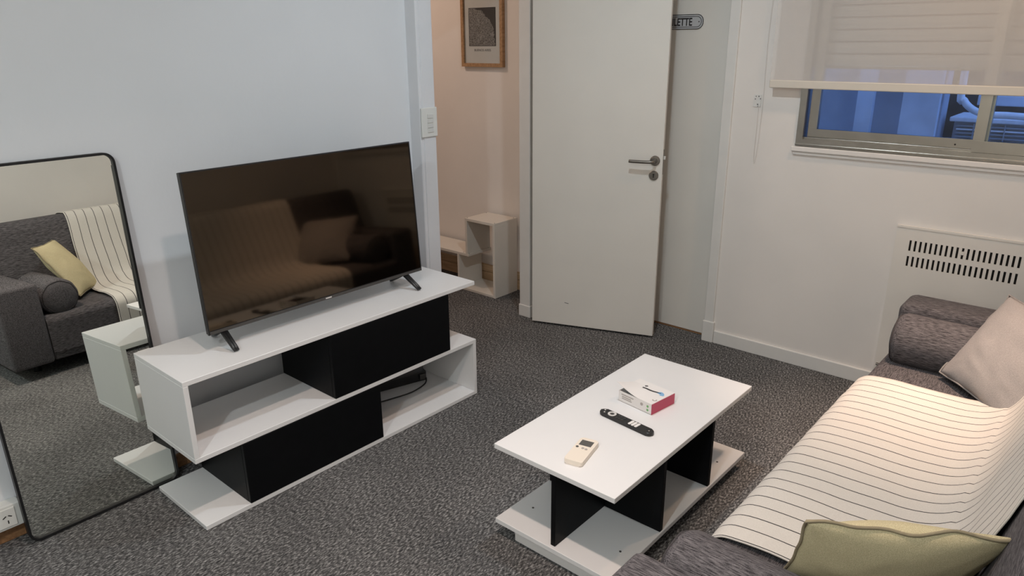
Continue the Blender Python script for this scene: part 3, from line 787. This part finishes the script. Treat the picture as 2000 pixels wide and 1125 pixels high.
# throw blanket over seat and back
def throw_obj():
    prof = smooth_path([(-1.985, .150), (-1.984, .22), (-1.984, .28), (-1.990, .318), (-2.012, .343), (-2.05, .356), (-2.15, .361), (-2.27, .360), (-2.37, .362), (-2.44, .375), (-2.492, .408), (-2.526, .455), (-2.552, .52), (-2.584, .60), (-2.628, .74), (-2.652, .802), (-2.684, .835), (-2.73, .8385), (-2.83, .833), (-2.876, .815), (-2.902, .77), (-2.908, .65)], 4)
    n = 90; xa, xb = -1.985, -.715; bm = bmesh.new(); uvl = bm.loops.layers.uv.new('stripes')
    grid = []; info = {}
    ln = [0]
    for a, c in zip(prof, prof[1:]): ln.append(ln[-1]+(c-a).length)
    for i_ in range(n+1):
        col = []
        for j, q in enumerate(prof):
            s_ = ln[j]; t_ = i_/n
            x = xa+(xb-xa)*t_ + .060*max(0, s_-.2)*(1-t_) + .02*(s_-.2)*t_ + .010*noise.noise(Vector((t_*2, s_*3, 7)))
            ww = .0035*noise.noise(Vector((x*5, s_*7, 1.7)))+.0022*noise.noise(Vector((x*16, s_*5, 5.7)))
            y, z = q[0], q[1]
            # normal of the profile
            a = prof[max(j-1, 0)]; c = prof[min(j+1, len(prof)-1)]; tt = (c-a).normalized()
            nn = Vector((tt[1], -tt[0]))          # outwards
            if nn[0] < 0 and j < 10: nn = -nn
            b_ = abs(ww)+.002
            dz = .008*math.sin(math.pi*min(1, max(0, (x-AX0)/(AX1-AX0)))) if .30 < z < .40 and y > -2.5 else 0
            nn = Vector((-tt[1], tt[0])) if False else nn
            v_ = bm.verts.new((x, y+nn[0]*b_, z+nn[1]*b_+dz))
            info[v_] = (t_*22.0+.35+.10*noise.noise(Vector((t_*6, s_*2, 3))), s_*3)
            col.append(v_)
        grid.append(col)
    for i_ in range(n):
        for j in range(len(prof)-1):
            f = bm.faces.new((grid[i_][j], grid[i_+1][j], grid[i_+1][j+1], grid[i_][j+1]))
            for lp in f.loops: lp[uvl].uv = info[lp.vert]
    o = link_mesh('throw_blanket', bm, 'throw', origin=(-1.36, -2.3, SZ), smooth=True)
    md = o.modifiers.new('thickness', 'SOLIDIFY'); md.thickness = .004; md.offset = 0
    tag(o, 'cream throw blanket with thin dark stripes draped over the sofa', 'blanket')
    return o
throw_obj()

# cushions: four corners in the world, face bulging both ways
def cushion(name, label, P00, P10, P11, P01, thick, mk, seam_mk, seed, group='scatter cushions on the sofa'):
    P00, P10, P11, P01 = map(Vector, (P00, P10, P11, P01))
    c = (P00+P10+P11+P01)/4
    t_ = thing(name, label, 'cushion', (c.x, c.y, min(p_.z for p_ in (P00, P10, P11, P01))), group)
    nrm = (P10-P00).cross(P01-P00).normalized()
    bm = bmesh.new(); n = 34; sides = []
    def base(u, v):
        # edges pulled in between the corners
        pin = .045
        uu_ = .5+(u-.5)*(1-pin*4*v*(1-v)*2*0.6); vv_ = .5+(v-.5)*(1-pin*4*u*(1-u)*2*0.6)
        return P00*(1-uu_)*(1-vv_)+P10*uu_*(1-vv_)+P11*uu_*vv_+P01*(1-uu_)*vv_
    def h(u, v, s):
        a = max(0, 4*u*(1-u)); b = max(0, 4*v*(1-v))
        e = (a**.62)*(b**.62)
        cr = noise.noise(Vector((u*3+seed, v*3, s*3)))*.16+noise.noise(Vector((u*8+seed, v*8, s*9)))*.05
        # slack folds running across the lower half
        q_ = (v*1.0+u*.35+.10*noise.noise(Vector((u*3, v*2, seed))))
        cr += .13*max(0, 1-abs(v-.22)/.3)*(1-abs(2*math.fmod(q_*6.5+seed, 1)-1))**3*(.5+noise.noise(Vector((u*4, seed, 4))))
        # tension folds out of the corners
        d0 = min(math.hypot(u-a_, v-b_) for a_, b_ in ((0, 0), (1, 0), (0, 1), (1, 1)))
        ang = math.atan2(v-round(v), u-round(u)) if True else 0
        cr += .06*math.exp(-(d0/.28)**2)*math.sin(ang*14+seed)
        return thick*(e*(1+cr))
    edge = {}
    for s in (1, -1):
        g = []
        for i_ in range(n+1):
            row = []
            for j in range(n+1):
                u, v = i_/n, j/n
                if (i_ in (0, n) or j in (0, n)):
                    if (i_, j) not in edge:
                        wv = .008*noise.noise(Vector((u*5+seed, v*5, 2)))
                        edge[(i_, j)] = bm.verts.new(base(u, v)+nrm*wv*1.5)
                    row.append(edge[(i_, j)])
                else: row.append(bm.verts.new(base(u, v)+nrm*s*h(u, v, s)))
            g.append(row)
        for i_ in range(n):
            for j in range(n): bm.faces.new((g[i_][j], g[i_+1][j], g[i_+1][j+1], g[i_][j+1]))
    loop = [edge[(i_, 0)].co.copy() for i_ in range(n)]+[edge[(n, j)].co.copy() for j in range(n)]+[edge[(n-i_, n)].co.copy() for i_ in range(n)]+[edge[(0, n-j)].co.copy() for j in range(n)]
    link_mesh('cover', bm, mk, t_, smooth=True)
    link_mesh('piping', tube(loop, .0035, 6, True), seam_mk, t_, smooth=True)
    return t_
cushion('throw_cushion', 'pale grey cotton cushion leaning at the far end of the sofa', (-.545, -2.235, .378), (-.842, -2.515, .358), (-.625, -2.665, .665), (-.300, -2.378, .660), .075, 'grey_pillow', 'grey_seam', 2.0)
cushion('throw_cushion', 'olive green cushion leaning at the near end of the sofa', (-2.095, -2.205, .372), (-1.868, -2.505, .362), (-2.030, -2.640, .692), (-2.258, -2.306, .700), .062, 'olive', 'olive_seam', 6.0)

# ------------------------------------------------------------------ corridor: picture and shelf
pc = thing('framed_map', 'framed city map poster in thin oak frame on the corridor wall', 'picture', (-.01, .655, 1.45))
py0, py1, pz0, pz1 = .478, .836, 1.448, 1.96
fw_ = .022
link_mesh('frame', boxes((-.026, -.001, py0, py1, pz0, pz0+fw_), (-.026, -.001, py0, py1, pz1-fw_, pz1), (-.026, -.001, py0, py0+fw_, pz0+fw_, pz1-fw_), (-.026, -.001, py1-fw_, py1, pz0+fw_, pz1-fw_)), 'oak', pc)
link_mesh('poster', boxes((-.012, -.006, py0+fw_, py1-fw_, pz0+fw_, pz1-fw_)), 'paper', pc)
link_mesh('glazing', boxes((-.0185, -.0165, py0+fw_-.002, py1-fw_+.002, pz0+fw_-.002, pz1-fw_+.002)), 'glass', pc)
bm = boxes((-.0128, -.011, .543, .776, 1.574, 1.803)); mo = link_mesh('map_border', bm, 'signink', pc)
bm = boxes((-.0138, -.0125, -.112, .112, -.111, .111))
mp_ = link_mesh('map_image', bm, 'mapm'); mp_.parent = pc; mp_.location = Vector((0, .6595, 1.6885))-pc.location+Vector((0, 0, 0)); mp_.location.x = 0-pc.location.x
tb = text_bm('BUENOS AIRES', .02, .0003); xs = [v_.co.x for v_ in tb.verts]; wd = max(xs)-min(xs); mnx = min(xs)
for v_ in tb.verts:
    x, y, z = v_.co; v_.co = Vector((-.0126-z, .73-(x-mnx)*(.144/wd), 1.543+y))
link_mesh('caption', tb, 'ink', pc)

# low corridor shelf, z-shaped
sx0, sx1 = -.25, -.028
cs = thing('corridor_shelf', 'cream stepped shelf unit standing low in the corridor', 'shelf', (-.14, .6, 0))
def sb(name, y0, y1, z0, z1): return board(name, sx0, sx1, y0, y1, z0, z1, 'shelf', cs, .001)
sb('side_panel', .363, .381, 0, .487)
sb('top_board', .363, .626, .487, .505)
sb('upper_panel', .608, .626, .262, .487)
sb('step_board', .600, 1.50, .244, .262)
sb('lower_panel', .690, .708, .018, .244)
sb('bottom_board', .381, .708, 0.001, .018)
sb('end_panel', 1.482, 1.50, .001, .244)
for a, c in ((-.235, .374), (-.05, .374), (-.235, .617), (-.05, .617)): link_mesh('screw_head', prism(disc(a, c, .0035, 10), 2, .505, .5062), 'ink', cs)
for a, c, z_ in ((-.236, .606, .262), (-.05, .606, .262), (-.236, .66, .262)): link_mesh('screw_head', prism(disc(a, c, .0035, 10), 2, z_, z_+.0012), 'ink', cs)
